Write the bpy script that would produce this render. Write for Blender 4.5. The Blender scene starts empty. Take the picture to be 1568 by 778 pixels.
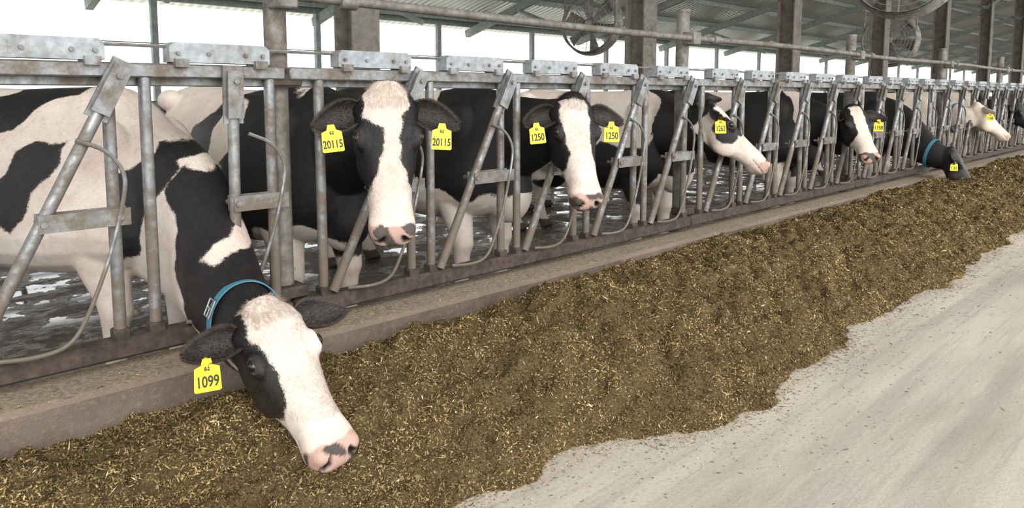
import bpy, bmesh, math, random
import numpy as np
from mathutils import Vector, Matrix
random.seed(7); rng=np.random.default_rng(7)
scene=bpy.context.scene
scene.view_settings.view_transform='Standard'
COL=scene.collection

# ------------------------------------------------------------ node helpers
def newmat(name, base=(.5,.5,.5), rough=.6, metal=0.0, spec=.5):
    m=bpy.data.materials.new(name); m.use_nodes=True
    nt=m.node_tree; b=nt.nodes["Principled BSDF"]
    b.inputs["Base Color"].default_value=(*base,1); b.inputs["Roughness"].default_value=rough
    b.inputs["Metallic"].default_value=metal
    b.inputs["Specular IOR Level"].default_value=spec
    return m,nt,b
def L(nt,a,b): nt.links.new(a,b)
def coords(nt,scale=(1,1,1)):
    mp=nt.nodes.new("ShaderNodeMapping")
    mp.inputs["Scale"].default_value=scale
    geo=nt.nodes.new("ShaderNodeNewGeometry")
    L(nt,geo.outputs["Position"],mp.inputs["Vector"]); return mp.outputs["Vector"]
def noise(nt,vec,scale,detail=4,rough=.6):
    n=nt.nodes.new("ShaderNodeTexNoise"); n.inputs["Scale"].default_value=scale
    n.inputs["Detail"].default_value=detail; n.inputs["Roughness"].default_value=rough
    L(nt,vec,n.inputs["Vector"]); return n.outputs["Fac"]
def ramp(nt,fac,stops):
    r=nt.nodes.new("ShaderNodeValToRGB"); cr=r.color_ramp
    while len(cr.elements)<len(stops): cr.elements.new(.5)
    for e,(p,c) in zip(cr.elements,stops):
        e.position=p; e.color=(*c,1) if len(c)==3 else c
    L(nt,fac,r.inputs["Fac"]); return r.outputs["Color"]
def mix(nt,fac,a,b,mode='MIX'):
    m=nt.nodes.new("ShaderNodeMix"); m.data_type='RGBA'; m.blend_type=mode
    for s,v in ((m.inputs[0],fac),(m.inputs[6],a),(m.inputs[7],b)):
        if hasattr(v,"is_linked"): L(nt,v,s)
        elif isinstance(v,(int,float)): s.default_value=v
        else: s.default_value=(*v,1)
    return m.outputs[2]
def bump(nt,b,h,strength=.3,dist=.01):
    n=nt.nodes.new("ShaderNodeBump"); n.inputs["Strength"].default_value=strength
    n.inputs["Distance"].default_value=dist
    L(nt,h,n.inputs["Height"]); L(nt,n.outputs["Normal"],b.inputs["Normal"])
def maprange(nt,v,a,b,c=0,d=1):
    n=nt.nodes.new("ShaderNodeMapRange"); n.inputs[1].default_value=a;n.inputs[2].default_value=b
    n.inputs[3].default_value=c;n.inputs[4].default_value=d; L(nt,v,n.inputs[0]); return n.outputs[0]
def mathn(nt,op,a,b):
    n=nt.nodes.new("ShaderNodeMath"); n.operation=op
    for s,v in ((n.inputs[0],a),(n.inputs[1],b)):
        if hasattr(v,"is_linked"): L(nt,v,s)
        else: s.default_value=v
    return n.outputs[0]
def comp(nt,which,out='Position'):
    g=nt.nodes.new("ShaderNodeNewGeometry"); s=nt.nodes.new("ShaderNodeSeparateXYZ"); L(nt,g.outputs[out],s.inputs[0]); return s.outputs[which]

def metal_mat(name,c1,c2,dirt,dirtlo=.52,rough=.42,metal=.75,sc=1,low=False):
    m,nt,b=newmat(name,metal=metal,rough=rough)
    v=coords(nt); a=noise(nt,v,35*sc,5); d=noise(nt,v,9*sc,6,.7)
    d2=noise(nt,v,70*sc,3,.7)
    dd=mathn(nt,'ADD',d,mathn(nt,'MULTIPLY',mathn(nt,'SUBTRACT',d2,.5),.25))
    if low: dd=mathn(nt,'ADD',dd,maprange(nt,comp(nt,'Z'),.35,1.0,.18,0))
    c=ramp(nt,a,[(.35,c1),(.65,c2)])
    f=ramp(nt,dd,[(dirtlo,(0,0,0)),(dirtlo+.16,(.9,.9,.9))])
    L(nt,mix(nt,f,c,dirt),b.inputs["Base Color"])
    L(nt,ramp(nt,dd,[(.4,(rough,)*3),(.7,(.8,)*3)]),b.inputs["Roughness"])
    L(nt,ramp(nt,dd,[(dirtlo,(metal,)*3),(dirtlo+.16,(.1,)*3)]),b.inputs["Metallic"])
    bump(nt,b,dd,.3,.004); return m
M_galv=metal_mat("galvanised_steel",(.18,.185,.19),(.30,.305,.31),(.115,.088,.062),.445,.42,.65,low=True)
M_galvL=metal_mat("galvanised_latch_cover",(.25,.27,.29),(.38,.40,.42),(.17,.15,.125),.52,.5,.5)
M_rust=metal_mat("rusty_dirty_steel",(.035,.024,.017),(.075,.053,.04),(.022,.015,.012),.50,.75,.05)
M_post=metal_mat("weathered_post_steel",(.14,.13,.115),(.225,.212,.195),(.10,.08,.06),.46,.55,.3)
M_col=metal_mat("column_paint",(.13,.115,.095),(.20,.18,.155),(.08,.065,.05),.50,.7,.0,.4)
M_beam=metal_mat("green_grey_beam",(.20,.235,.215),(.30,.335,.31),(.16,.16,.13),.56,.6,.0,.3)
M_fan=metal_mat("fan_metal",(.22,.21,.19),(.36,.35,.32),(.13,.11,.09),.45,.5,.2)

def make_concrete(name,cols,streak=False,bumps=.4,top=None,grit=.45):
    m,nt,b=newmat(name,rough=.85)
    v=coords(nt,(.35,1.6,1) if streak else (1,1,1)); v2=coords(nt)
    a=noise(nt,v,2.2,8,.62); f=noise(nt,v2,60,4,.7); g=noise(nt,v2,300,2,.6)
    c=ramp(nt,a,cols)
    if streak:
        t=noise(nt,coords(nt,(.25,7,1)),1.0,5,.6); c=mix(nt,maprange(nt,t,.48,.66,0,.6),c,(.29,.27,.24))
        t2=noise(nt,coords(nt,(.6,22,1)),1.3,6,.7); c=mix(nt,maprange(nt,t2,.55,.70,0,.4),c,(.25,.235,.21))
    c=mix(nt,mathn(nt,'MULTIPLY',maprange(nt,f,.5,.75),grit),c,(.30,.235,.155))
    c=mix(nt,.25,c,ramp(nt,g,[(.3,(.35,.35,.35)),(.7,(1,1,1))]),'MULTIPLY')
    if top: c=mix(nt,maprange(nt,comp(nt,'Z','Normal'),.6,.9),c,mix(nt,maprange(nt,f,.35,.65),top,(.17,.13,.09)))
    L(nt,c,b.inputs["Base Color"]); 
    h=mathn(nt,'ADD',f,mathn(nt,'MULTIPLY',g,.5)); bump(nt,b,h,bumps,.006); return m
M_floor=make_concrete("dusty_concrete",[(.30,(.36,.32,.265)),(.5,(.48,.435,.37)),(.7,(.57,.525,.45))],True)
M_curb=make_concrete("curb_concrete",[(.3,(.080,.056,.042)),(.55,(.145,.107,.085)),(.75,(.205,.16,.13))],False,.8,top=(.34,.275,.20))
M_wet,nt,b=newmat("wet_manure_floor",rough=.2); v=coords(nt)
a=noise(nt,v,3.5,6); f=noise(nt,v,25,5)
L(nt,ramp(nt,f,[(.35,(.04,.031,.02)),(.7,(.14,.11,.075))]),b.inputs["Base Color"])
L(nt,ramp(nt,a,[(.45,(.05,)*3),(.56,(.6,)*3)]),b.inputs["Roughness"])
bump(nt,b,mathn(nt,'MULTIPLY',maprange(nt,a,.44,.6),f),.7,.05)
M_feed,nt,b=newmat("silage_feed",rough=.95,spec=.1); v=coords(nt)
a=noise(nt,v,9,5); f=noise(nt,v,170,6,.85); w=noise(nt,v,330,3,.8)
c=ramp(nt,f,[(.30,(.026,.018,.008)),(.48,(.13,.093,.042)),(.62,(.27,.20,.10)),(.78,(.44,.36,.21))])
c=mix(nt,ramp(nt,a,[(.4,(0,0,0)),(.7,(.45,.45,.45))]),c,(.11,.076,.033))
L(nt,c,b.inputs["Base Color"]); bump(nt,b,mathn(nt,'ADD',f,w),.8,.010)
M_chip,nt,b=newmat("silage_chips",rough=.9,spec=.12)
at=nt.nodes.new("ShaderNodeAttribute"); at.attribute_name="chipcol"; L(nt,at.outputs["Color"],b.inputs["Base Color"])
M_roof,nt,b=newmat("corrugated_roof_metal",rough=.38,metal=.55); v=coords(nt)
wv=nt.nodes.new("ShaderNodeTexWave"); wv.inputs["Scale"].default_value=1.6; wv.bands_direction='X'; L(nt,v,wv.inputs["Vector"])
d=noise(nt,v,.8,5)
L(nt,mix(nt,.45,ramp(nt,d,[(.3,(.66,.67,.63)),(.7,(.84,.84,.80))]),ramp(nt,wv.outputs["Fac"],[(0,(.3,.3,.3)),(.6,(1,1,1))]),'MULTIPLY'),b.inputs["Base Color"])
bump(nt,b,wv.outputs["Fac"],.8,.04)
M_grass,nt,b=newmat("outside_ground",rough=.9); v=coords(nt); L(nt,ramp(nt,noise(nt,v,.6,6),[(.3,(.55,.55,.46)),(.7,(.7,.68,.6))]),b.inputs["Base Color"])
def furmat(name,white=(.74,.665,.60),pinkc=(.62,.48,.40),black=(.009,.008,.009)):
    m,nt,b=newmat(name,rough=.6,spec=.35)
    at=nt.nodes.new("ShaderNodeAttribute"); at.attribute_name="patch"
    ti=nt.nodes.new("ShaderNodeAttribute"); ti.attribute_name="tint"
    v=coords(nt); n1=noise(nt,v,170,4,.7); n2=noise(nt,v,5,4); n3=noise(nt,v,22,4); n4=noise(nt,v,420,3,.7)
    f=mathn(nt,'ADD',at.outputs["Fac"],mathn(nt,'MULTIPLY',mathn(nt,'SUBTRACT',n1,.5),.022))
    f=mathn(nt,'ADD',f,mathn(nt,'MULTIPLY',mathn(nt,'SUBTRACT',n3,.5),.03))
    f=maprange(nt,f,-.004,.004)
    wc=mix(nt,maprange(nt,n2,.38,.72,0,.75),white,pinkc)
    wc=mix(nt,maprange(nt,n3,.5,.8,0,.4),wc,(.42,.32,.235))
    wc=mix(nt,.35,wc,ramp(nt,n4,[(.3,(.5,.5,.5)),(.7,(1,1,1))]),'MULTIPLY')
    bc=mix(nt,maprange(nt,n3,.45,.8,0,.5),black,(.030,.024,.020))
    c=mix(nt,f,wc,bc)
    c=mix(nt,ti.outputs["Alpha"],c,ti.outputs["Color"])
    L(nt,c,b.inputs["Base Color"])
    L(nt,maprange(nt,f,0,1,.7,.40),b.inputs["Roughness"])
    bump(nt,b,mathn(nt,'ADD',n4,n1),.45,.004)
    return m
M_fur=furmat("holstein_fur"); M_furtan=furmat("cream_fur",(.78,.70,.62),(.60,.42,.30))
M_eye,_,_=newmat("cow_eye",(.010,.006,.005),.10); M_lid,_,_=newmat("eyelid",(.012,.010,.010),.6)
M_tag,nt,b=newmat("yellow_ear_tag",(.80,.64,.015),.45); M_ink,_,_=newmat("tag_ink",(.02,.02,.015),.6)
M_blue,_,_=newmat("blue_collar_webbing",(.045,.17,.235),.7); M_buck,_,_=newmat("buckle_steel",(.6,.6,.58),.3,.9)

# ------------------------------------------------------------ mesh builder
class MB:
    def __init__(s): s.v=[];s.f=[];s.m=[];s.n=0
    def add(s,v,f,mi=0):
        v=np.asarray(v,float); s.v.append(v); s.f+= [tuple(i+s.n for i in q) for q in f]; s.m+=[mi]*len(f); s.n+=len(v)
    def box(s,c,size,mi=0,R=None,bev=0.0):
        x,y,z=[k/2 for k in size]
        if bev>0:
            b=bev; vs=[];
            for sx in(-1,1):
                for sy in(-1,1):
                    for sz in(-1,1):
                        vs+= [(sx*(x-b),sy*(y-b),sz*z),(sx*(x-b),sy*y,sz*(z-b)),(sx*x,sy*(y-b),sz*(z-b))]
            bm=bmesh.new(); [bm.verts.new(q) for q in vs]; bmesh.ops.convex_hull(bm,input=bm.verts)
            bm.verts.index_update(); V=np.array([q.co[:] for q in bm.verts]); F=[tuple(w.index for w in q.verts) for q in bm.faces]; bm.free()
        else:
            V=np.array([(a,b_,c_) for a in(-x,x) for b_ in(-y,y) for c_ in(-z,z)])
            F=[(0,1,3,2),(4,6,7,5),(0,4,5,1),(2,3,7,6),(0,2,6,4),(1,5,7,3)]
        if R is not None: V=V@np.array(R).T
        s.add(V+np.array(c),F,mi)
    def tube(s,pts,r,mi=0,n=10,cap=True,rs=None):
        P=np.asarray(pts,float); K=len(P); T=np.gradient(P,axis=0); T/=np.linalg.norm(T,axis=1)[:,None]
        up=np.array([0,0,1.]) if abs(T[0][2])<.9 else np.array([0,1.,0])
        u=np.cross(T[0],up); u/=np.linalg.norm(u); V=[];
        for i in range(K):
            u=u-T[i]*np.dot(u,T[i]); u/=np.linalg.norm(u); w=np.cross(T[i],u)
            rr=r if rs is None else rs[i]
            for k in range(n):
                a=2*math.pi*k/n; V.append(P[i]+rr*(math.cos(a)*u+math.sin(a)*w))
        F=[(i*n+k,i*n+(k+1)%n,(i+1)*n+(k+1)%n,(i+1)*n+k) for i in range(K-1) for k in range(n)]
        if cap: F+=[tuple(range(n))[::-1],tuple((K-1)*n+k for k in range(n))]
        s.add(V,F,mi)
    def obj(s,name,mats,smooth=False,parent=None,loc=(0,0,0)):
        me=bpy.data.meshes.new(name); V=np.concatenate(s.v)-np.array(loc)
        me.from_pydata(V.tolist(),[],s.f); 
        for m in mats: me.materials.append(m)
        me.polygons.foreach_set("material_index",s.m)
        me.update()
        bm=bmesh.new(); bm.from_mesh(me); bmesh.ops.recalc_face_normals(bm,faces=bm.faces); bm.to_mesh(me); bm.free()
        if smooth: 
            me.polygons.foreach_set("use_smooth",[True]*len(me.polygons))
            try: me.set_sharp_from_angle(angle=math.radians(40))
            except Exception: pass
        o=bpy.data.objects.new(name,me); COL.objects.link(o); o.location=loc
        if parent: o.parent=parent; o.location=Vector(loc)-parent.location
        return o
def smoothpts(pts,m=8):
    P=np.asarray(pts,float); K=len(P); out=[]
    Q=np.vstack([2*P[0]-P[1],P,2*P[-1]-P[-2]])
    for i in range(K-1):
        p0,p1,p2,p3=Q[i:i+4]
        for t in np.linspace(0,1,m,endpoint=False):
            out.append(.5*((2*p1)+(-p0+p2)*t+(2*p0-5*p1+4*p2-p3)*t*t+(-p0+3*p1-3*p2+p3)*t**3))
    out.append(P[-1]); return np.array(out)
def empty(name,loc=(0,0,0)):
    e=bpy.data.objects.new(name,None); e.empty_display_size=.2; COL.objects.link(e); e.location=loc; return e

# ------------------------------------------------------------ camera
phi=math.radians(45.78); th=math.radians(5.76)
cam=bpy.data.cameras.new("camera"); co=bpy.data.objects.new("camera",cam); COL.objects.link(co)
co.location=(0,-2.77,1.25)
fw=Vector((math.cos(phi)*math.cos(th),math.sin(phi)*math.cos(th),-math.sin(th)))
co.rotation_euler=fw.to_track_quat('-Z','Y').to_euler()
cam.sensor_width=36; cam.lens=25.26; cam.shift_y=-.0848; cam.clip_end=500
scene.camera=co

# ------------------------------------------------------------ shell
X0,X1=-12,110
def slab(name,x0,x1,y0,y1,z0,z1,mat):
    b=MB(); b.box(((x0+x1)/2,(y0+y1)/2,(z0+z1)/2),(x1-x0,y1-y0,z1-z0)); return b.obj(name,[mat])
slab("floor",X0,X1,-8,-.14,-.3,0,M_floor)
slab("floor_cow_alley",X0,X1,.1,13,-.3,-.05,M_wet)
slab("ground_exterior",-60,200,13.2,120,-.5,-.1,M_grass)
slab("ground_exterior_front",-60,200,-80,-8,-.5,-.05,M_grass)
b=MB(); b.box((49,-.03,-.01),(122,.26,.56),bev=.02); b.obj("feed_curb",[M_curb])
slab("wall_back",X0,X1,13,13.2,-.3,1.12,M_curb)
EZ=3.32; RZ=EZ+15.5*.27
def roofz(y): return EZ+(13-y)*.27 if y>=-2.5 else RZ+(y+2.5)*.27
b=MB()
for ya,yb in((13.6,-2.5),(-2.5,-5.5)):
    za,zb=roofz(ya),roofz(yb)
    b.add([(X0,ya,za),(X1,ya,za),(X1,yb,zb),(X0,yb,zb),(X0,ya,za+.06),(X1,ya,za+.06),(X1,yb,zb+.06),(X0,yb,zb+.06)],[(0,1,2,3),(7,6,5,4),(0,4,5,1),(2,6,7,3),(1,5,6,2),(0,3,7,4)])
b.obj("ceiling",[M_roof])
b=MB()
for y in np.arange(12.6,-2.4,-1.5): b.box(((X0+X1)/2,y,roofz(y)-.08),(X1-X0,.06,.14))
for k in range(-2,22):
    x=4.05+4.88*k
    for ya,yb in((13.3,-2.5),(-2.5,-5.4)):
        za,zb=roofz(ya)-.24,roofz(yb)-.24
        Lr=math.hypot(yb-ya,zb-za); ang=math.atan2(zb-za,yb-ya)
        R=np.array([[1,0,0],[0,math.cos(ang),-math.sin(ang)],[0,math.sin(ang),math.cos(ang)]])
        b.box((x,(ya+yb)/2,(za+zb)/2),(.14,Lr,.2),R=R)
    for y0,y1 in((3.66,6.2),(3.66,1.2),(9,11.2)):
        p0=np.array([x,y0,roofz(y0)-1.7]);p1=np.array([x,y1,roofz(y1)-.3]); b.tube([p0,p1],.06,n=6)
    p0=np.array([x,3.66,3.8]);p1=np.array([x+2.2,3.66,5.5]); b.tube([p0,p1],.05,n=6)
b.obj("roof_frame",[M_beam])
def hcol(name,x,y,w,h,mat):
    b=MB(); t=.03
    b.box((x,y-w/2,h/2-.1),(w,t,h+.2),bev=.004); b.box((x,y+w/2,h/2-.1),(w,t,h+.2),bev=.004); b.box((x,y,h/2-.1),(t,w,h+.2))
    b.box((x,y,.02),(w*1.5,w*1.5,.1),bev=.01)
    return b.obj(name,[mat],loc=(x,y,0))
for k in range(-1,8):
    hcol("barn_column",4.05+4.88*k,3.66,.32,roofz(3.66)-.3,M_col)
b=MB()
for k in range(-4,28):
    x=5.16+3.7*k; b.box((x,13.05,1.6),(.12,.12,3.4))
b.box(((X0+X1)/2,13.05,3.25),(X1-X0,.1,.16))
for z in(1.55,2.3): b.tube([(X0,13.05,z),(X1,13.05,z)],.012,n=5)
b.obj("window_frame_back",[M_beam])
b=MB()
for k in range(0,34):
    x=-6+1.22*k
    for y0,sg in((5.0,1),(9.2,-1)):
        P=[(x,y0+sg*0,1.1),(x,y0+sg*.1,.55),(x,y0+sg*.5,.42),(x,y0+sg*1.3,.45),(x,y0+sg*1.7,.7),(x,y0+sg*1.8,1.1)]
        b.tube(smoothpts(P,4),.025,n=6); b.tube([(x,y0,1.1),(x,y0+sg*1.8,1.1)],.025,n=6)
        b.tube([(x,y0+sg*1.8,.15),(x,y0+sg*1.8,1.2)],.04,n=6)
for y in(5.5,7.0,8.7): b.tube([(-8,y,1.12),(36,y,1.12)],.03,n=6)
b.obj("freestall_dividers",[M_post])
slab("freestall_bed",-12,60,5.2,9.0,-.05,.15,M_curb)

# ------------------------------------------------------------ feed line steel
def headlock(x0,locked=()):
    b=MB(); W=3.05
    b.box((x0+W/2,0,1.336),(W-.02,.05,.052),0,bev=.006)
    b.box((x0+W/2,.03,1.318),(W-.02,.02,.075),0,bev=.004)
    b.box((x0+W/2,0,.350),(W-.01,.065,.075),1,bev=.01)
    b.tube([(x0,.012,1.425),(x0+W,.012,1.425)],.007,0,n=6)
    for k in range(5):
        xc=x0+.40+.59*k
        for xb in(xc-.25,xc+.22):
            b.tube([(xb,0,.33),(xb,0,.62),(xb,0,1.34)],.0215,0,n=12)
            b.box((xb,0,.40),(.055,.055,.04),1,bev=.005)
        V=[]
        for y in(-.034,.034):
            for (x,z) in((-.19,0),(.19,0),(.19,.055),(.172,.072),(-.172,.072),(-.19,.055)): V.append((xc+.02+x,y,1.368+z))
        b.add(V,[(0,1,2,3,4,5),(11,10,9,8,7,6)]+[(i,(i+1)%6,6+(i+1)%6,6+i) for i in range(6)],2)
        for dx in(-.16,-.05,.09,.16): b.tube([(xc+.02+dx,-.045,1.40),(xc+.02+dx,-.03,1.40)],.008,0,n=6)
        b.box((xc-.13,-.005,1.365),(.05,.09,.03),0); b.box((xc+.17,-.005,1.365),(.05,.09,.03),0)
        yb=-.038
        if k in locked: top=np.array([xc+.055,yb,1.32]); bot=np.array([xc+.04,yb,.40])
        else: top=np.array([xc+.25,yb,1.33]); bot=np.array([xc-.225,yb,.40])
        b.tube([top,bot],.0215,0,n=12)
        d=(bot-top)/np.linalg.norm(bot-top)
        u=np.array([-d[2],0,d[0]]); R=np.stack([u,[0,1,0],d],axis=1)
        b.box(top+d*.07,(.075,.012,.22),0,R=R); b.box(top+d*.07+np.array([0,-.028,0]),(.06,.010,.18),0,R=R)
        b.tube([top+d*.02+np.array([0,-.045,0]),top+d*.02+np.array([0,.04,0])],.010,0,n=8)
        zc=.83; tt=(zc-top[2])/(bot[2]-top[2]); xm=top[0]+(bot[0]-top[0])*tt
        for yy in(-.066,-.010): b.box(((xm+xc+.24)/2,yy,zc),(xc+.27-xm,.006,.06),0)
        for xx in(xm,xc+.22): b.tube([(xx,-.078,zc),(xx,.03,zc)],.011,0,n=8)
        P=[(xc+.10,-.065,1.10),(xc+.185,-.068,1.06),(xc+.235,-.07,.99),(xc+.235,-.07,.90),(xc+.18,-.075,.70),(xc+.10,-.075,.50),(xc+.04,-.075,.42),(xc-.05,-.07,.40),(xc-.16,-.05,.405)]
        b.tube(smoothpts(P,5),.0075,0,n=7)
    return b.obj("headlock_stanchion",[M_galv,M_rust,M_galvL],smooth=True,loc=(x0,0,.35))
for k in range(-2,6):
    lk=()
    if k==-1: lk=(4,)
    if k==2: lk=(3,)
    headlock(1.40+3.05*k,lk)
for k in range(-1,7):
    x=1.40+3.05*k; b=MB()
    b.tube([(x,.075,-.1),(x,.075,1.83)],.046,0,n=20); b.tube([(x,.075,1.825),(x,.075,1.845)],.05,0,n=20)
    b.tube([(x,.075,.22),(x,.075,.30)],.062,1,n=20)
    for z in(.42,1.31): b.box((x,.04,z),(.14,.11,.05),1,bev=.006)
    b.box((x,.0,1.64),(.09,.10,.09),0,bev=.008)
    b.obj("support_post",[M_post,M_rust],smooth=True,loc=(x,.075,0))
b=MB(); pts=[(x,-.015,1.645+.008*math.sin(x*1.3)) for x in np.arange(.9,20,.4)]
b.tube(pts,.022,0,n=12); 
for x in np.arange(1.4,20,3.05): b.tube([(x+.25,-.015,1.645),(x+.33,-.015,1.645)],.032,0,n=12)
b.obj("overhead_pipe",[M_post],smooth=True)

def fan(x,y,z,r=.62,tilt=.25,yaw=0):
    b=MB(); n=40
    prof=[(-.16,r*1.0),(-.12,r*1.0),(.0,r*1.0),(.08,r*1.04),(.13,r*1.12),(.135,r*1.13),(.09,r*1.06),(.0,r*1.02),(-.16,r*1.02)]
    V=[(p,q*math.cos(2*math.pi*k/n),q*math.sin(2*math.pi*k/n)) for p,q in prof for k in range(n)]
    F=[(i*n+k,i*n+(k+1)%n,(i+1)*n+(k+1)%n,(i+1)*n+k) for i in range(len(prof)-1) for k in range(n)]
    b.add(V,F,0)
    b.tube([(-.2,0,0),(-.14,0,0),(.08,0,0),(.12,0,0)],.1,0,n=16,rs=[.05,.1,.1,.06])
    for j in range(6):
        a=j*math.pi/3+.3; V=[]
        for rr in np.linspace(.08,r*.94,6):
            w=.05+.11*(rr/r); tw=.9-.5*rr/r
            for s in(-1,-.33,.33,1):
                da=s*w; x_=da*math.sin(tw)+.02*(1-s*s); t_=da*math.cos(tw)
                V.append((x_,rr*math.cos(a)-t_*math.sin(a),rr*math.sin(a)+t_*math.cos(a)))
        b.add(V,[(i*4+k,i*4+k+1,(i+1)*4+k+1,(i+1)*4+k) for i in range(5) for k in range(3)],0)
    for rr in np.linspace(.15,r,7): b.tube([(-.17,rr*math.cos(t),rr*math.sin(t)) for t in np.linspace(0,2*math.pi,33)],.005,0,n=4,cap=False)
    for j in range(8): a=j*math.pi/4; b.tube([(-.17,.1*math.cos(a),.1*math.sin(a)),(-.17,r*math.cos(a),r*math.sin(a))],.009,0,n=5)
    for sy in(-1,1): b.tube([(-.05,sy*r*.98,.1),(-.05,sy*r*.9,roofz(y)-z-.2)],.02,0,n=6)
    b.tube([(-.05,-r*1.0,r+.08),(-.05,r*1.0,r+.08)],.03,0,n=6)
    V=np.concatenate(b.v); c,s=math.cos(tilt),math.sin(tilt)
    mask=V[:,2]<r+.3
    W=V.copy(); W[mask,0]=V[mask,0]*c+V[mask,2]*s*.6; 
    cy,sy=math.cos(yaw),math.sin(yaw)
    W=np.stack([W[:,0]*cy-W[:,1]*sy,W[:,0]*sy+W[:,1]*cy,W[:,2]],axis=1)+np.array([x,y,z]); b.v=[W]
    return b.obj("ventilation_fan",[M_fan],smooth=True,loc=(x,y,z))
fan(12.4,7.5,2.8,yaw=.3); fan(20.1,3.9,2.65,yaw=.15); fan(10.6,.6,2.95,yaw=.1); fan(22,.6,2.95,yaw=.1)

# ------------------------------------------------------------ feed
ex=[-12,1.0,1.5,1.85,2.1,2.4,2.9,3.3,3.6,3.9,4.6,5.3,6.2,7.5,9,12,20,110]
ey=[-1.2,-1.14,-1.15,-1.17,-1.36,-1.47,-1.40,-1.40,-1.46,-1.30,-1.34,-1.42,-1.42,-1.34,-1.4,-1.35,-1.4,-1.4]
SN=[(rng.normal(size=2),rng.uniform(0,6.28)) for _ in range(60)]
def sn(x,y,freq,i0=0,cnt=8):
    o=0
    for i in range(i0,i0+cnt):
        d,p=SN[i%60]; d=d/np.linalg.norm(d); o=o+np.sin((x*d[0]+y*d[1])*freq*(.7+.6*((i*37)%10)/10)+p)
    return o/math.sqrt(cnt)
def edge(x,y): return np.interp(x,ex,ey)+.04*sn(x,y,7,0)+.022*sn(x,y,19,8)+.010*sn(x,y,55,50)
def feedh(x,y):
    e=edge(x,y)
    u=(y-e)/(-.15-e)
    H=np.interp(x,[0,1.2,2,3,20],[.17,.17,.22,.27,.28]); hc=np.interp(x,[0,1.2,2.2,3.2,20],[.12,.13,.175,.215,.225])
    uu=np.clip(u,0,1)
    rise=1-(1-np.clip(uu/.6,0,1))**1.7
    h=H*rise+(hc-H)*np.clip((uu-.65)/.35,0,1)**1.3
    amp=np.clip(uu/.2,0,1)*np.clip((1.02-uu)/.1,.25,1)
    cl=.038*(np.abs(sn(x,y,6,16))-.6)+.026*np.abs(sn(x,y,13,24))+.018*np.abs(sn(x,y,30,30))-.01+.008*sn(x,y,55,34)+.006*sn(x,y,75,38)+.003*sn(x,y,150,44)
    return np.where(u>0,np.maximum(h+amp*cl,.001),-.02), u
xs=np.concatenate([np.arange(-1.0,3.6,.0105),np.arange(3.6,8,.022),np.arange(8,24,.07)]); ys=np.linspace(-1.75,-.14,150)
Xg,Yg=np.meshgrid(xs,ys,indexing='ij'); Hg,Ug=feedh(Xg,Yg)
Hg=Hg+np.where(Ug>0.02,rng.normal(size=Hg.shape)*.0040*np.clip(Ug/.1,0,1),0)
nx,ny=Xg.shape
V=np.stack([Xg,Yg,Hg],axis=-1).reshape(-1,3)
idx=np.arange(nx*ny).reshape(nx,ny)
F=np.stack([idx[:-1,:-1],idx[1:,:-1],idx[1:,1:],idx[:-1,1:]],axis=-1).reshape(-1,4)
keep=(V[F][:,:,2].max(axis=1)>0); F=F[keep]
pal=1.42*np.array([(.20,.145,.068),(.13,.094,.040),(.28,.215,.11),(.05,.034,.016),(.115,.095,.038),(.38,.31,.19),(.03,.02,.010),(.17,.118,.052)])
pr=np.array([.20,.2,.10,.16,.07,.03,.15,.12])
def chips(n,ongrid=True):
    if ongrid:
        s=rng.uniform(0,1,n); x=-.7+ (15.0)*s**2.9; y=rng.uniform(-1.6,-.15,n)
        h,u=feedh(x,y); k=u>0.0; x,y,h=x[k],y[k],h[k]
    else:
        s=rng.uniform(0,1,n); x=-.9+13*s**1.9
        side=rng.uniform(0,1,n)<.25
        y=np.where(side,rng.uniform(-.16,.09,n),edge(x,-1.4+0*x)-np.abs(rng.exponential(np.where(rng.uniform(0,1,n)<.6,.035,.16)))+.03)
        h=np.where(side,.27,.0015)
    n=len(x); dist=np.hypot(x,y+2.77)
    Ln=np.clip(.0031*np.exp(rng.normal(0,.62,n)),.0012,.018)*(1+.18*dist)*(1 if ongrid else .8); Wd=rng.uniform(.0007,.0019,n)*(1+.26*dist)
    yaw=rng.uniform(0,6.28,n); pit=rng.normal(0,.5,n) if ongrid else rng.normal(0,.05,n); rol=rng.normal(0,.6,n)*(1 if ongrid else .1)
    d=np.stack([np.cos(yaw)*np.cos(pit),np.sin(yaw)*np.cos(pit),np.sin(pit)],-1)
    q=np.stack([-np.sin(yaw)*np.cos(rol),np.cos(yaw)*np.cos(rol),np.sin(rol)],-1)
    c=np.stack([x,y,h+(.003 if ongrid else .001)],-1)
    A=d*Ln[:,None]; B=q*Wd[:,None]
    P=np.stack([c-A-B*.6,c-A*.2+B,c+A+B*.5,c+A*.3-B],1).reshape(-1,3)
    ci=rng.choice(len(pal),n,p=pr/pr.sum())
    return P,pal[ci]*rng.uniform(.7,1.25,(n,1))*np.clip(1.05+.24*sn(x,y,11,5)+.18*sn(x,y,27,12),.45,1.55)[:,None]*np.array([1.03,1.0,.99])
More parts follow.
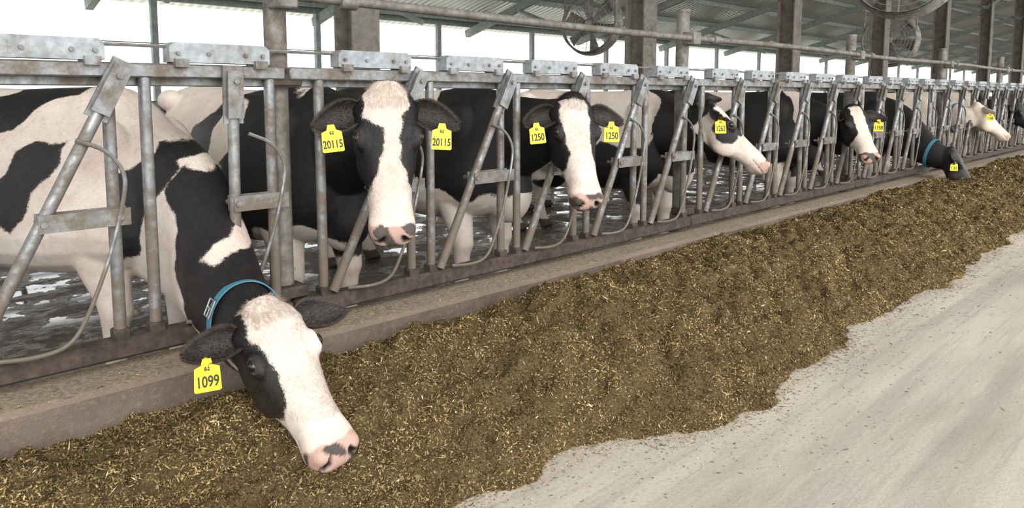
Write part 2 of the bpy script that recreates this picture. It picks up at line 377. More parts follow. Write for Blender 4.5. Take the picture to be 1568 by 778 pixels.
def feedobj(name,V,F,P,col):
    nv0=len(V); n=len(col)
    allV=np.concatenate([V,P]) if nv0 else P
    F2=(np.arange(n*4).reshape(-1,4)+nv0); allF=np.concatenate([F,F2]) if nv0 else F2
    me=bpy.data.meshes.new(name); me.vertices.add(len(allV)); me.vertices.foreach_set("co",allV.astype(np.float32).ravel())
    me.loops.add(allF.size); me.loops.foreach_set("vertex_index",allF.astype(np.int32).ravel())
    me.polygons.add(len(allF)); me.polygons.foreach_set("loop_start",np.arange(0,allF.size,4,dtype=np.int32))
    me.materials.append(M_feed); me.materials.append(M_chip)
    mi=np.ones(len(allF),np.int32); mi[:len(allF)-n]=0
    me.update(calc_edges=True); me.polygons.foreach_set("material_index",mi)
    sm=mi==0; me.polygons.foreach_set("use_smooth",sm)
    at=me.attributes.new("chipcol",'FLOAT_COLOR','POINT')
    c=np.ones((len(allV),4),np.float32); c[nv0:,:3]=np.repeat(col,4,axis=0); at.data.foreach_set("color",c.ravel())
    me.validate(); o=bpy.data.objects.new(name,me); COL.objects.link(o); return o
P,col=chips(680000); feedobj("feed_pile",V,F,P,col)
P,col=chips(22000,False); col=col*1.4+.04; feedobj("scattered_feed_crumbs",np.zeros((0,3)),np.zeros((0,4),int),P,col)

# ------------------------------------------------------------ cows
def nrm(v): v=np.asarray(v,float); return v/np.linalg.norm(v)
def loft(rings):
    n=len(rings[0]); K=len(rings); V=np.concatenate(rings)
    F=[(i*n+k,i*n+(k+1)%n,(i+1)*n+(k+1)%n,(i+1)*n+k) for i in range(K-1) for k in range(n)]
    F+=[tuple(range(n))[::-1],tuple((K-1)*n+k for k in range(n))]; return V,F
def ring(c,U,W,ru,rup,rdn,ex=2.2,taper=0,n=28):
    out=[]
    for k in range(n):
        a=2*math.pi*k/n; ca,sa=math.cos(a),math.sin(a)
        u=math.copysign(abs(ca)**(2/ex),ca)*ru; w=math.copysign(abs(sa)**(2/ex),sa)
        u*=1-taper*w
        out.append(c+U*u+W*(w*(rup if w>0 else rdn)))
    return np.array(out)
def ellips(c,A,r,n=14):
    V=[]
    for i in range(n+1):
        t=math.pi*i/n
        for k in range(2*n):
            p=math.pi*k/n; q=np.array([math.sin(t)*math.cos(p)*r[0],math.sin(t)*math.sin(p)*r[1],math.cos(t)*r[2]])
            V.append(c+A.T@q)
    m=2*n
    F=[(i*m+k,i*m+(k+1)%m,(i+1)*m+(k+1)%m,(i+1)*m+k) for i in range(n) for k in range(m)]
    return V,F
def polysd(px,py,pts):
    pts=np.asarray(pts,float); n=len(pts); d=np.full(px.shape,1e9); ins=np.zeros(px.shape,bool)
    for i in range(n):
        a=pts[i];b=pts[(i+1)%n]; e=b-a; wx=px-a[0]; wy=py-a[1]
        t=np.clip((wx*e[0]+wy*e[1])/(e@e+1e-12),0,1); d=np.minimum(d,np.hypot(wx-e[0]*t,wy-e[1]*t))
        c=((a[1]>py)!=(b[1]>py)); xi=a[0]+(py-a[1])*(b[0]-a[0])/((b[1]-a[1]) if abs(b[1]-a[1])>1e-9 else 1e-9)
        ins^= c&(px<xi)
    return np.where(ins,d,-d)
def applyops(f,ops,C):
    for op in ops:
        kind,sign=op[0],op[1]
        if kind=='ell':
            q=np.sqrt(sum(((C[:,i]-op[2][i])/op[3][i])**2 for i in range(3))); d=(1-q)*min(op[3])
        elif kind=='poly':
            d=polysd(C[:,op[2][0]],C[:,op[2][1]],op[3])
            if len(op)>4: ax,lim,dr=op[4]; d=np.minimum(d,(C[:,ax]-lim)*dr)
        elif kind=='half': ax,lim,dr=op[2]; d=(C[:,ax]-lim)*dr
        f=np.maximum(f,d) if sign>0 else np.minimum(f,-d)
    return f
HS=np.array([ # a, front, back, halfwidth, taper
(-.045,-.055,-.125,.055,.1),(-.02,-.012,-.155,.09,.0),(.02,.010,-.18,.118,.0),(.07,.016,-.20,.128,.0),(.13,.014,-.215,.133,.03),
(.19,.006,-.225,.134,.06),(.25,.0,-.225,.120,.06),(.32,-.003,-.20,.102,.08),(.39,-.004,-.170,.088,.06),(.45,-.003,-.152,.084,.02),
(.50,-.003,-.146,.090,-.02),(.54,-.008,-.142,.095,-.02),(.575,-.020,-.130,.090,.0),(.60,-.038,-.112,.070,.0),(.615,-.06,-.09,.042,0)])
HSd=smoothpts(HS,3)
BS0=np.array([ # x, ztop, zbot, halfwidth, taper
(-1.60,1.20,1.00,.06,0),(-1.55,1.31,.86,.17,0),(-1.42,1.37,.74,.24,.0),(-1.20,1.405,.66,.29,.05),(-.92,1.38,.60,.33,.22),(-.55,1.37,.53,.38,.28),
(-.2,1.375,.52,.38,.30),(.05,1.40,.54,.32,.38),(.25,1.37,.58,.27,.36),(.38,1.28,.66,.20,.25),(.46,1.18,.78,.13,.1)])
def hairmesh(root,mat,V,patch,tint,name):
    n=len(V)//3
    hm=bpy.data.meshes.new(name); hm.vertices.add(n*3); hm.vertices.foreach_set("co",V.astype(np.float32).ravel())
    hm.loops.add(n*3); hm.loops.foreach_set("vertex_index",np.arange(n*3,dtype=np.int32)); hm.polygons.add(n); hm.polygons.foreach_set("loop_start",np.arange(0,n*3,3,dtype=np.int32))
    hm.update(calc_edges=True)
    at=hm.attributes.new("patch",'FLOAT','POINT'); at.data.foreach_set("value",np.repeat(patch,3).astype(np.float32))
    at=hm.attributes.new("tint",'FLOAT_COLOR','POINT'); at.data.foreach_set("color",np.repeat(tint,3,axis=0).astype(np.float32).ravel())
    hm.materials.append(mat); ho=bpy.data.objects.new(name,hm); COL.objects.link(ho); ho.parent=root
def build_cow(name,O,fdir,Pp,Mp,roll=0,hs=1.0,bs=.97,voxel=.011,neck=(1,1,1),drop=0.0,a0z=1.04,down=False,
              head0=-1,hops=(),body0=('n',0,3.0),bops=(),wops=(),neckblack=.3,earblack=True,hair=0,
              tags=None,collar=None,ear=(0,0),mat=None,nosepink=.5,eard=(0.,0.)):
    mat=mat or M_fur
    BS=BS0.copy(); BS[:,1]-=np.interp(BS[:,0],[-.2,.05,.25,.46],[0,.15,.75,1])*drop; BSd=smoothpts(BS,4)
    O=np.array([O[0],O[1],-.05]); f3=nrm([fdir[0],fdir[1],0]); l3=np.array([-f3[1],f3[0],0]); up=np.array([0,0,1.])
    A=np.stack([f3,l3,up])
    P=np.array(Pp,float); h=nrm(np.array(Mp)-P)
    headdown=down
    hint=up if abs(h[2])<.75 else nrm(np.array([Mp[0]-Pp[0],Mp[1]-Pp[1],0]))
    n=nrm(hint-h*np.dot(h,hint)); s=np.cross(-h,n)
    if roll: c_,s_=math.cos(roll),math.sin(roll); n,s=n*c_+s*s_, s*c_-n*s_
    HA=np.stack([h,s,n])
    def hw(a,ss,nn): return P+hs*(h*a+s*ss+n*nn)
    def bw(x,y,z): return O+bs*(f3*x+l3*y+up*z)
    pcs=[]
    pcs.append(loft([ring(bw(x,0,(zt+zb)/2),l3,up,w*bs,(zt-zb)/2*bs,(zt-zb)/2*bs,2.35,tp) for x,zt,zb,w,tp in BSd]))
    for sd in(1,-1):
        pcs.append(ellips(bw(.12,sd*.17,1.0-drop*.3),A,(.17*bs,.11*bs,.30*bs)))
        pcs.append(ellips(bw(-1.2,sd*.22,1.30),A,(.10,.07,.07)))
        pcs.append(ellips(bw(-1.32,sd*.17,1.0),A,(.20,.12,.28)))
        m=MB(); m.tube([bw(.10,sd*.19,.85),bw(.07,sd*.19,.66),bw(.13,sd*.18,.45),bw(.14,sd*.18,.385),bw(.13,sd*.18,.33),bw(.125,sd*.18,.18),bw(.13,sd*.18,.11),bw(.16,sd*.18,.06),bw(.19,sd*.18,.0)],.1,rs=[.13,.115,.072,.067,.054,.043,.052,.054,.068],n=16)
        m.tube([bw(-1.25,sd*.2,.95),bw(-1.12,sd*.22,.74),bw(-1.3,sd*.2,.6),bw(-1.46,sd*.18,.5),bw(-1.46,sd*.18,.44),bw(-1.42,sd*.18,.25),bw(-1.40,sd*.18,.12),bw(-1.35,sd*.18,.06),bw(-1.31,sd*.18,0)],.1,rs=[.18,.14,.095,.062,.052,.042,.052,.052,.066],n=16)
        pcs.append((np.concatenate(m.v),m.f))
    pcs.append(ellips(bw(-1.12,0,.58),A,(.20,.17,.15)))
    pcs.append(ellips(bw(.36,0,.74),A,(.17,.13,.2)))
    m=MB(); m.tube(smoothpts([bw(-1.55,0,1.32),bw(-1.66,0,1.2),bw(-1.69,0,.9),bw(-1.68,0,.6),bw(-1.68,0,.3)],4),.03,rs=list(np.interp(np.linspace(0,1,17),[0,.1,.6,.75,1],[.05,.035,.02,.04,.01])),n=10); pcs.append((np.concatenate(m.v),m.f))
    a0=bw(.12,0,a0z); a1=bw(.50,0,a0z+.02-drop*.6); b1=hw(.075,0,-.12)
    dd=np.linalg.norm(b1-a0)
    kk=nrm(-n*.75-h*.65) if headdown else nrm(-n*1.0-h*.15)
    b0=b1+kk*dd*.30
    a1=a0+nrm(a1-a0)*dd*.33
    tt=np.linspace(0,1,26)[:,None]; bez=(1-tt)**3*a0+3*(1-tt)**2*tt*a1+3*(1-tt)*tt**2*b0+tt**3*b1
    T=np.gradient(bez,axis=0); rg=[]; nr=[]
    for i in range(26):
        t=i/25; lat=nrm(l3*(1-t)+s*t); ti=nrm(T[i]); lat=nrm(lat-ti*np.dot(lat,ti)); tall=np.cross(ti,lat)
        if np.dot(tall,up)<0 and not headdown and t<.7: tall=-tall
        ru=np.interp(t,[0,.25,.5,.75,1],[.21,.175,.14,.12,.105])*neck[0]; rt=np.interp(t,[0,.25,.5,.75,1],[.31,.285,.225,.165,.125])
        k1=1+(neck[1]-1)*(1-t)**.7; k2=1+(neck[2]-1)*(1-t)**.7
        rg.append(ring(bez[i],lat,tall,ru,rt*k1,rt*k2,2.1,.12)); nr.append((bez[i],lat,tall,ru,rt*k1,ti))
    pcs.append(loft(rg))
    pcs.append(loft([ring(hw(a,0,(fr+bk)/2),s,n,w*hs,(fr-bk)/2*hs,(fr-bk)/2*hs,2.6,tp) for a,fr,bk,w,tp in HSd]))
    for sd in(1,-1):
        for c,r in(((.18,sd*.106,-.032),(.055,.034,.034)),((.25,sd*.078,-.15),(.10,.045,.078)),((.560,sd*.052,-.040),(.038,.038,.036)),((.06,sd*.10,-.07),(.04,.035,.04)),((.40,sd*.062,-.09),(.10,.028,.04))):
            pcs.append(ellips(hw(*c),HA,[q*hs for q in r]))
    pcs.append(ellips(hw(.52,0,-.125),HA,[.062*hs,.062*hs,.034*hs])); pcs.append(ellips(hw(-.015,0,-.03),HA,[.045*hs,.07*hs,.045*hs]))
    mb=MB(); [mb.add(v,f) for v,f in pcs]
    tmp=mb.obj("tmp",[]); md=tmp.modifiers.new("r",'REMESH'); md.mode='VOXEL'; md.voxel_size=voxel; md.adaptivity=0
    sm=tmp.modifiers.new("s",'SMOOTH'); sm.factor=.5; sm.iterations=max(3,int(.05/voxel*1.3))
    dg=bpy.context.evaluated_depsgraph_get(); me=bpy.data.meshes.new_from_object(tmp.evaluated_get(dg)); bpy.data.objects.remove(tmp)
    me.name="body"; nv=len(me.vertices); co=np.empty(nv*3,np.float32); me.vertices.foreach_get("co",co); co=co.reshape(-1,3).astype(float)
    no=np.empty(nv*3,np.float32); me.vertices.foreach_get("normal",no); no=no.reshape(-1,3)
    H=((co-P)@HA.T)/hs
    disp=np.zeros(nv); tint=np.zeros((nv,4)); 
    inhead=(H[:,0]>-.05)&(np.abs(H[:,1])<.2)&(H[:,2]>-.26)&(H[:,2]<.08)&(H[:,0]<.7)
    wn=.004*np.sin(H[:,0]*90)+.004*np.sin(H[:,1]*110+1)+.004*np.sin(H[:,2]*80+H[:,0]*60)
    pad=np.minimum(H[:,0]-.545+wn+.25*np.abs(H[:,1]), H[:,2]+.088+wn); padm=np.clip(pad/.008+.5,0,1)*inhead
    spot=np.sin(H[:,1]*55+H[:,2]*40+O[0]*9)+np.sin(H[:,0]*70-H[:,1]*35+O[0]*5)+np.sin(H[:,2]*65+1.3)
    pk=np.array([.44,.275,.225]); dk=np.array([.022,.015,.014])
    w_=np.clip((spot-(nosepink*3.2-1.8))*4,0,1)[:,None]
    lips=np.clip((H[:,0]-.46)/.07,0,1)*inhead*.40*(1-padm)*(1 if nosepink>.15 else 0)
    tint[:,:3]=np.where((padm>.3)[:,None],pk*(1-w_)+dk*w_,np.array([.58,.42,.35])); tint[:,3]=np.maximum(padm*.92,lips)
    for sd in(1,-1):
        q=np.sqrt(((H[:,0]-.588)/.030)**2+((H[:,1]-sd*.054+.5*sd*(H[:,2]+.05))/.017)**2+((H[:,2]+.045)/.030)**2); k=np.clip(1-q,0,1)
        disp-=np.sqrt(k)*.028*hs; tint[q<1,:3]=(.008,.005,.005); tint[:,3]=np.maximum(tint[:,3],np.clip((1-q)*6,0,1))
        q=np.sqrt(((H[:,0]-.182)/.030)**2+((H[:,1]-sd*.140)/.034)**2+((H[:,2]+.022)/.022)**2); k=np.clip(1-q,0,1); disp-=k*.010*hs
        m_=np.clip((1.05-q)*3,0,1)*inhead; tint[m_>.1,:3]=(.010,.008,.008); tint[:,3]=np.maximum(tint[:,3],m_*.9)
    mz=-.098+.02*np.clip((.6-H[:,0])/.15,0,1); k=np.clip(1-np.abs(H[:,2]-mz)/.006,0,1)*(H[:,0]>.47)*inhead
    disp-=k*.006; tint[k>.2,:3]=(.06,.035,.03); tint[:,3]=np.maximum(tint[:,3],k*.9)
    co=co+no*disp[:,None]
    Bc=((co-O)@A.T)/bs
    wq=lambda C,a,fq,ph: C+a*np.stack([np.sin(C[:,1]*fq+ph)+np.sin(C[:,2]*fq*1.7+ph*2),np.sin(C[:,2]*fq+ph)+np.sin(C[:,0]*fq*1.6+ph),np.sin(C[:,0]*fq*1.2+ph*3)+np.sin(C[:,1]*fq*1.9)],-1)
    Bw=wq(Bc,.012,21,O[0]*3); Hw=wq(H,.003,45,O[0]*7)
    if body0[0]=='n':
        r2=np.random.default_rng(body0[3] if len(body0)>3 else int(abs(O[0])*1000)); g=np.zeros(nv)
        for _ in range(9):
            d=r2.normal(size=3); d=d/np.linalg.norm(d)*body0[2]*r2.uniform(.7,1.8); g+=np.sin(Bw@d+r2.uniform(0,6.28))
        f=(g/3+body0[1])*.14
    else: f=np.full(nv,float(body0[1]))
    f=applyops(f,bops,Bw)
    legs=np.clip((.45-Bc[:,2])*.5,-1,1); f=np.minimum(f,-legs*1.0) 
    D=np.linalg.norm(co[:,None,:]-bez[None,:,:],axis=2); kb=D.argmin(axis=1)/25; dn=D.min(axis=1)
    if neckblack is not None:
        dnk=np.where((dn<.34),(kb-neckblack)*.6+.01*np.sin(Bw[:,2]*30),-1); f=np.maximum(f,dnk)
    Wc=wq(co,.006,24,2.0); Wc=np.concatenate([Wc,(Wc[:,0]*.7167-(Wc[:,1]+2.77)*.6974)[:,None]],axis=1)
    f=applyops(f,wops,Wc)
    fh=applyops(np.full(nv,float(head0)),hops,Hw)
    f=np.where(inhead&(H[:,2]>-.235),fh,f)
    hf=Bc[:,2]<.085; tint[hf,:3]=(.05,.04,.03); tint[hf,3]=1
    dirt=np.clip((.5-Bc[:,2])/.5,0,1)*.35*(Bc[:,2]>.085); dm=tint[:,3]<.02; tint[dm,:3]=(.14,.10,.06); tint[:,3]=np.where(dm,dirt,tint[:,3])
    root=empty(name,O.tolist()); co2=co-O
    me.vertices.foreach_set("co",co2.astype(np.float32).ravel())
    at=me.attributes.new("patch",'FLOAT','POINT'); at.data.foreach_set("value",f.astype(np.float32))
    at=me.attributes.new("tint",'FLOAT_COLOR','POINT'); at.data.foreach_set("color",tint.astype(np.float32).ravel())
    me.materials.clear(); me.materials.append(mat); me.polygons.foreach_set("use_smooth",[True]*len(me.polygons)); me.update()
    ob=bpy.data.objects.new("body",me); COL.objects.link(ob); ob.parent=root
    if hair:
        ok=np.where((Bc[:,0]>-.5)&~(padm>.2)&(Bc[:,2]>.3)&~((H[:,0]>.5)&inhead)&~((np.abs(H[:,0]-.182)<.04)&(np.abs(H[:,1])>.10)&inhead))[0]
        wgt=np.where(inhead[ok],3.0,1.0); pi=rng.choice(ok,hair,p=wgt/wgt.sum())
        b_=co[pi]+rng.normal(size=(hair,3))*voxel*.4; nn_=no[pi]; b_-=nn_*np.sum((b_-co[pi])*nn_,axis=1)[:,None]
        fl=np.where(inhead[pi][:,None],h[None,:],(-f3*.8-up*.6)[None,:])+rng.normal(size=(hair,3))*.25
        fl-=nn_*np.sum(fl*nn_,axis=1)[:,None]; fl/=np.linalg.norm(fl,axis=1)[:,None]+1e-6
        tuft=(inhead[pi])&(H[pi,0]<.06)&(H[pi,2]>-.08)&(np.abs(H[pi,1])<.08)
        ln=np.where(tuft,rng.uniform(.02,.035,hair),rng.uniform(.007,.013,hair))
        lift=np.where(tuft,.55,.22)[:,None]+rng.normal(size=(hair,1))*.08
        di=fl+nn_*lift; di/=np.linalg.norm(di,axis=1)[:,None]; sd_=np.cross(nn_,fl)*.0006
        HV=np.stack([b_-sd_,b_+sd_,b_+di*ln[:,None]],1).reshape(-1,3)-O
        hairmesh(root,mat,HV,f[pi],tint[pi],"coat_hair")
    for sd in(1,-1):
        c=hw(.182,sd*.122,-.024); mb=MB(); v_,f_=ellips(c,HA,[.024*hs,.021*hs,.020*hs],12); mb.add(v_,f_,0)
        ax=nrm(s*sd*.85+n*.5); e1=nrm(h-ax*np.dot(h,ax)); e2=np.cross(ax,e1)
        cc=c+ax*.011*hs
        mb.tube([cc+hs*(.023*math.cos(t)*e1+.0125*math.sin(t)*e2)-ax*hs*.005*abs(math.cos(t)) for t in np.linspace(0,2*math.pi,25)],.0048*hs,1,n=8,cap=False)
        mb.obj("eye",[M_eye,M_lid],smooth=True,parent=root,loc=tuple(c))
    for sd in(1,-1):
        droop,fwdk=ear; droop2=droop+(eard[0] if sd>0 else eard[1])
        e=nrm(s*sd+h*droop2+n*fwdk); wv=nrm(h-e*np.dot(h,e)); fc=np.cross(wv,e); 
        if np.dot(fc,n)<0: fc=-fc
        base=hw(.065,sd*.10,-.075); U=17;Vn=13; V=[];
        for i in range(U):
            u=i/(U-1)
            W=hs*(.054*max(0.0,math.sin(math.pi*min(1,(u*.93+.07)**.85)))**.75+.004)
            for j in range(Vn):
                v=-1+2*j/(Vn-1)
                cu_=1.25-.75*u
                ang=v*1.25*cu_
                yy=W*math.sin(ang)/max(math.sin(1.25*cu_),.3); zz=W*(1-math.cos(ang))*1.15
                curl=-hs*.035*math.sin(math.pi*u)*.5+hs*.015*u*u
                V.append(base+e*(.205*hs*u)+wv*(yy+hs*.028*u*u*(1 if v>0 else .8))+fc*(zz+curl))
        F=[(i*Vn+j,i*Vn+j+1,(i+1)*Vn+j+1,(i+1)*Vn+j) for i in range(U-1) for j in range(Vn-1)]
        if sd<0: F=[q[::-1] for q in F]
        me2=bpy.data.meshes.new("ear"); me2.from_pydata((np.array(V)-O).tolist(),[],F); me2.materials.append(mat)
        me2.polygons.foreach_set("use_smooth",[True]*len(F))
        at=me2.attributes.new("patch",'FLOAT','POINT'); at.data.foreach_set("value",[(1. if earblack else -1.)]*len(V))
        at=me2.attributes.new("tint",'FLOAT_COLOR','POINT'); cc=[]
        for i in range(U):
            for j in range(Vn):
                v=abs(-1+2*j/(Vn-1)); cc+=[.05,.036,.028,(.6*(1-v)*(1 if i<12 else .3)) if earblack else .0]
        at.data.foreach_set("color",cc)
        eo=bpy.data.objects.new("ear",me2); COL.objects.link(eo); eo.parent=root
        so=eo.modifiers.new("s",'SOLIDIFY'); so.thickness=.009*hs; so.offset=-1; sb=eo.modifiers.new("b",'SUBSURF'); sb.levels=1; sb.render_levels=2
        if hair:
            VV=np.array(V).reshape(U,Vn,3); ne=4200; ui=rng.uniform(1,U-1.01,ne); edgy=rng.uniform(0,1,ne)<.45
            vi=np.where(edgy,np.where(rng.uniform(0,1,ne)<.5,0.0,Vn-1.001),rng.uniform(0,Vn-1.001,ne)); i0=ui.astype(int); j0=vi.astype(int); fu=(ui-i0)[:,None]; fv=(vi-j0)[:,None]
            bp=VV[i0,j0]*(1-fu)*(1-fv)+VV[i0+1,j0]*fu*(1-fv)+VV[i0,j0+1]*(1-fu)*fv+VV[i0+1,j0+1]*fu*fv
            vs=(vi/(Vn-1)*2-1)[:,None]
            di=e[None]*.8+wv[None]*vs*.8*np.where(edgy,1,.4)[:,None]+fc[None]*.25+rng.normal(size=(ne,3))*.25; di/=np.linalg.norm(di,axis=1)[:,None]
            w3=np.cross(di,fc[None]+.01); w3/=np.linalg.norm(w3,axis=1)[:,None]
            ll=np.where(edgy,rng.uniform(.008,.018,ne),rng.uniform(.008,.016,ne))[:,None]
            HV=np.stack([bp-w3*.0006,bp+w3*.0006,bp+di*ll],1).reshape(-1,3)-O
            tn=np.zeros((ne,4)); tn[:,:3]=(.16,.11,.075); tn[:,3]=np.where(edgy,.25,np.where(rng.uniform(0,1,ne)<.22,.7,0))
            hairmesh(root,mat,HV,np.full(ne,1. if earblack else -1.),tn,"ear_hair")
        if tags and tags[0 if sd>0 else 1]:
            txt,uu,dz=tags[0 if sd>0 else 1][:3]
            tp=base+e*(.215*hs*uu)+wv*.03*hs
            nn=nrm(np.array([n[0]*.5+(-P[0])*.12,n[1]*.5+(-2.77-P[1])*.12,0.08])); xr=nrm(np.cross(up,nn)); yu=np.cross(nn,xr)
            if dz: c_,s_=math.cos(dz),math.sin(dz); xr,yu=xr*c_+yu*s_,yu*c_-xr*s_
            ctr=tp+nn*.034-yu*.054
            out=[(-.012,.052),(.012,.052),(.017,.032),(.036,.024),(.039,-.046),(.034,-.050),(-.034,-.050),(-.039,-.046),(-.036,.024),(-.017,.032)]
            ts=.92 if down else 1.0
            mb=MB(); V=[ctr+xr*x*1.12*ts+yu*y*1.1*ts+nn*z for z in(-.0012,.0012) for x,y in out]; K=len(out)
            mb.add(V,[tuple(range(K))[::-1],tuple(range(K,2*K))]+[(i,(i+1)%K,K+(i+1)%K,K+i) for i in range(K)],0)
            mb.tube([ctr+yu*.042-nn*.03,ctr+yu*.042+nn*.004],.009,0,n=12)
            mb.obj("ear_tag",[M_tag],parent=root,loc=tuple(ctr))
            for body,sz,oy in((txt,.042 if len(txt)<5 else .036,-.038),("E-2" ,.014,.017)):
                cu=bpy.data.curves.new("tag_number",'FONT'); cu.body=body; cu.size=sz; cu.align_x='CENTER'; cu.extrude=.0004; cu.offset=.0008; cu.materials.append(M_ink)
                to=bpy.data.objects.new("tag_number",cu); COL.objects.link(to); to.parent=root
                R=Matrix(((xr[0],yu[0],nn[0]),(xr[1],yu[1],nn[1]),(xr[2],yu[2],nn[2]))).to_4x4()
                R.translation=Vector((ctr+yu*oy*ts+nn*.0020-O).tolist()); 
                to.matrix_local=R@Matrix.Diagonal((.88*ts,1.25*ts,1,1))
    if collar:
        i=int(collar[0]*25); c,lat,tall,ru,rt,ti=nr[i]; tilt=collar[1]; ti2=nrm(ti+tall*tilt); tall2=nrm(tall-ti2*np.dot(tall,ti2))
        V=[];n_=48
        for off in(-.019,.019):
            for ext in(.002,.007):
                for k in range(n_):
                    a=2*math.pi*k/n_; V.append(c+ti2*off+lat*(ru+ext+collar[2])*math.cos(a)+tall2*(rt+ext+collar[2])*math.sin(a))
        F=[]
        for a_,b_ in((0,1),(1,3),(3,2),(2,0)): F+=[(a_*n_+k,a_*n_+(k+1)%n_,b_*n_+(k+1)%n_,b_*n_+k) for k in range(n_)]
        mb=MB(); mb.add(V,F,0)
        a=collar[3]; cc=c+lat*(ru+.012+collar[2])*math.cos(a)+tall2*(rt+.012+collar[2])*math.sin(a)
        tg=nrm(-lat*math.sin(a)*ru+tall2*math.cos(a)*rt)
        rc=[(-.03,-.027),(.03,-.027),(.03,.027),(-.03,.027),(-.03,-.027)]
        mb.tube([cc+tg*x+ti2*y for x,y in rc],.0035,1,n=8); mb.tube([cc-ti2*.025,cc+ti2*.025],.003,1,n=6); mb.tube([cc,cc+tg*.03],.0025,1,n=6)
        mb.obj("collar",[M_blue,M_buck],smooth=True,parent=root,loc=tuple(c))
    return root

sh=lambda P,dx: [(x+dx,z) for x,z in P]
pA=sh([(-0.92,1.15),(-0.9,1.33),(-0.47,1.39),(-0.25,1.4),(-0.26,1.36),(-0.38,1.3),(-0.49,1.21),(-0.57,1.17)],.19)
pB=sh([(-0.43,1.0),(-0.39,1.09),(-0.32,1.15),(-0.19,1.16),(-0.2,1.06),(-0.26,0.93),(-0.31,0.81),(-0.36,0.75),(-0.44,0.81),(-0.48,0.91)],.20)
pC=sh([(-0.9,1.0),(-0.62,1.0),(-0.55,1.04),(-0.50,1.02),(-0.54,0.89),(-0.60,0.72),(-0.95,0.72)],.20)
pD=[(-1.62,.917),(-1.471,1.008),(-1.464,1.043),(-1.368,1.065),(-1.295,1.102),(-1.27,1.044),(-1.306,.995),(-1.35,.974),(-1.33,.944),(-1.38,.867),(-1.482,.778),(-1.52,.597),(-1.60,.574),(-1.607,.738)]
pE=[(-1.32,.955),(-1.205,.952),(-1.118,.889),(-1.068,.844),(-.95,.83),(-.5,.8),(-.5,.2),(-.902,.36),(-1.068,.377),(-1.241,.391),(-1.249,.492),(-1.295,.588),(-1.295,.718),(-1.35,.817),(-1.38,.867)]
pF=[(-1.079,.763),(-.966,.712),(-1.084,.618),(-1.152,.648),(-1.068,.721)]
build_cow("holstein_cow",(.97,.74),(.445,-.895),(1.04,-.52,.545),(1.10,-.905,.15),roll=-.2,hs=.92,voxel=.0085,neck=(1.05,.85,1.5),drop=.20,a0z=.98,down=True,hair=90000,
   head0=-1,hops=[('ell',1,(.22,-.15,-.09),(.20,.105,.13)),('ell',1,(.02,-.13,-.1),(.12,.07,.11)),('ell',1,(.18,.15,-.07),(.085,.05,.06)),('ell',1,(-.02,.12,-.1),(.06,.05,.08))],
   body0=('c',-1),bops=[('poly',1,(0,2),pA,(1,.0,-1)),('poly',1,(0,2),pB,(1,0,-1)),('poly',1,(0,2),pC,(1,0,-1)),('ell',1,(-.4,.3,1.2),(.3,.2,.25)),('ell',1,(-1.2,.3,1.1),(.25,.2,.3))],
   wops=[('poly',1,(3,2),pD),('poly',1,(3,2),pE),('poly',-1,(3,2),pF)],neckblack=.8,
   tags=(None,("1099",.60,0)),collar=(.84,.25,.004,2.6),ear=(.05,.0),eard=(0,-.30),nosepink=.8)
build_cow("holstein_cow",(1.86,.72),(.05,-1),(1.72,-.26,1.262),(1.635,-.42,.655),hs=1.03,voxel=.0085,hair=70000,
   head0=1,hops=[('poly',-1,(1,0),[(-.075,-.06),(.08,-.06),(.088,.05),(.055,.12),(.040,.2),(.045,.28),(.07,.36),(.095,.43),(.14,.47),(.14,.7),(-.14,.7),(-.14,.45),(-.095,.42),(-.06,.34),(-.035,.26),(-.018,.2),(-.022,.15),(-.065,.13),(-.10,.1),(-.095,.02)])],
   body0=('n',.15,4.0,11),bops=[('ell',-1,(-.30,-.38,1.22),(.13,.25,.30)),('ell',-1,(-.95,-.3,1.2),(.25,.3,.3)),('ell',1,(.28,0,1.0),(.22,.4,.4)),('ell',-1,(.2,-.2,.56),(.3,.3,.12))],neckblack=.15,
   tags=(("20115",.62,-.06),("20115",.62,.1)),collar=(.86,0,.0,0),ear=(.22,.10),nosepink=.55)
build_cow("holstein_cow",(3.0,.72),(.05,-1),(2.976,-.2,1.225),(2.873,-.42,.66),hs=.98,voxel=.0095,hair=50000,
   head0=1,hops=[('poly',-1,(1,0),[(-.085,.0),(.06,.0),(.072,.1),(.06,.2),(.055,.3),(.09,.4),(.14,.45),(.14,.7),(-.14,.7),(-.14,.42),(-.09,.38),(-.065,.3),(-.085,.2),(-.10,.1)])],
   body0=('n',-.05,4.2,5),bops=[('ell',-1,(-.25,-.3,1.28),(.16,.3,.16)),('ell',-1,(-.15,-.3,.62),(.4,.3,.16))],neckblack=.2,tags=(("1250",.62,0),("1250",.62,.1)),ear=(.15,.05),nosepink=.5)
build_cow("holstein_cow",(4.9,.75),(-.05,-1),(4.72,-.02,1.185),(4.98,-.35,.76),hs=1.02,voxel=.010,hair=30000,
   head0=-1,hops=[('ell',1,(.19,-.14,-.06),(.11,.08,.10)),('ell',1,(.25,-.06,-.02),(.05,.04,.04)),('half',1,(0,.01,-1))],
   body0=('n',-.5,4.5,21),neckblack=.35,tags=(None,("1262",.5,0)),ear=(-.2,.1),nosepink=.9)
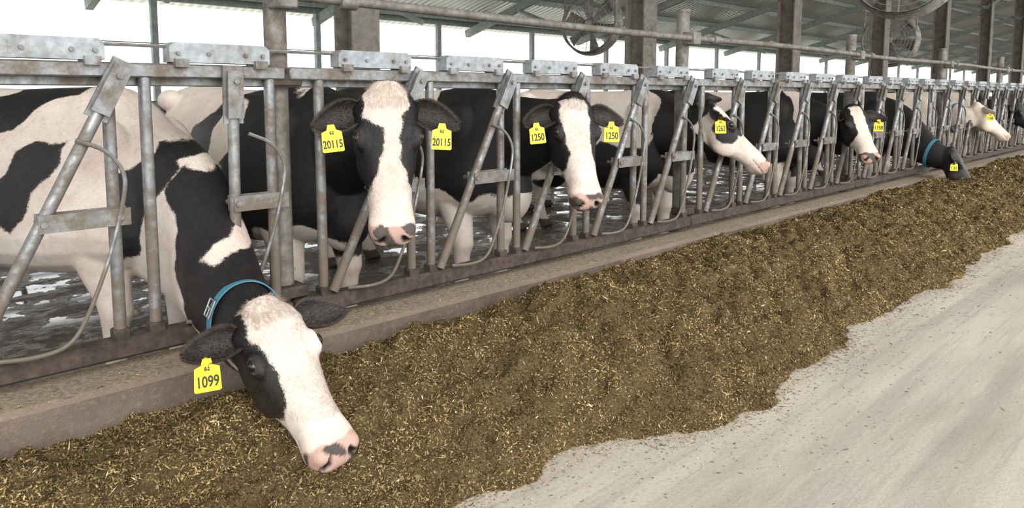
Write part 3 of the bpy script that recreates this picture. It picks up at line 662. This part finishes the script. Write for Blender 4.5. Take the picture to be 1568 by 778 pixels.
build_cow("holstein_cow",(7.3,.75),(.0,-1),(7.19,-.1,1.13),(6.94,-.37,.72),hs=1.0,voxel=.012,hair=20000,
   head0=1,hops=[('poly',-1,(1,0),[(-.06,.0),(.06,.0),(.06,.3),(.12,.4),(.14,.7),(-.14,.7),(-.12,.4),(-.05,.3)])],
   body0=('n',-.2,4.5,8),neckblack=.3,tags=(("1158",.6,0),("1158",.6,0)),ear=(0.1,.1),nosepink=.4)
build_cow("holstein_cow",(9.75,.65),(-.1,-1),(9.45,-.40,.62),(9.5,-.66,.17),hs=.95,voxel=.014,head0=1,body0=('n',.6,4,3),neckblack=.0,collar=(.8,.2,.01,0),ear=(.2,.1),nosepink=0.1,tags=(None,("1101",.5,0)),drop=.15,a0z=1.0,down=True)
build_cow("holstein_cow",(11.9,.75),(-.0,-1),(11.7,-.1,1.12),(12.0,-.42,.69),hs=1.05,voxel=.014,head0=-1,body0=('n',-1.5,4,4),neckblack=None,earblack=False,mat=M_furtan,ear=(0,.1),nosepink=.9,tags=(None,("1188",.5,0)),collar=(.6,.1,.01,0))
build_cow("holstein_cow",(6.05,1.6),(.1,-1),(6.1,.95,1.3),(6.0,.55,.9),hs=.95,voxel=.016,head0=1,body0=('n',.3,4,14),neckblack=.2,ear=(0,.1))
build_cow("holstein_cow",(14.3,.8),(.1,-1),(14.2,-.1,1.1),(14.1,-.42,.65),hs=.95,voxel=.016,head0=1,body0=('n',.1,4,15),neckblack=.2,ear=(0,.1))

# ------------------------------------------------------------ light
w=bpy.data.worlds.new("overcast_sky"); scene.world=w; w.use_nodes=True
bg=w.node_tree.nodes["Background"]; bg.inputs[0].default_value=(.96,.98,1,1); bg.inputs[1].default_value=2.75
sl=bpy.data.lights.new("soft_sun",'SUN'); sl.energy=3.1; sl.angle=math.radians(45); sl.color=(1,.96,.90)
so=bpy.data.objects.new("soft_sun",sl); COL.objects.link(so)
so.rotation_euler=Vector((.45,1,-.62)).to_track_quat('-Z','Y').to_euler()
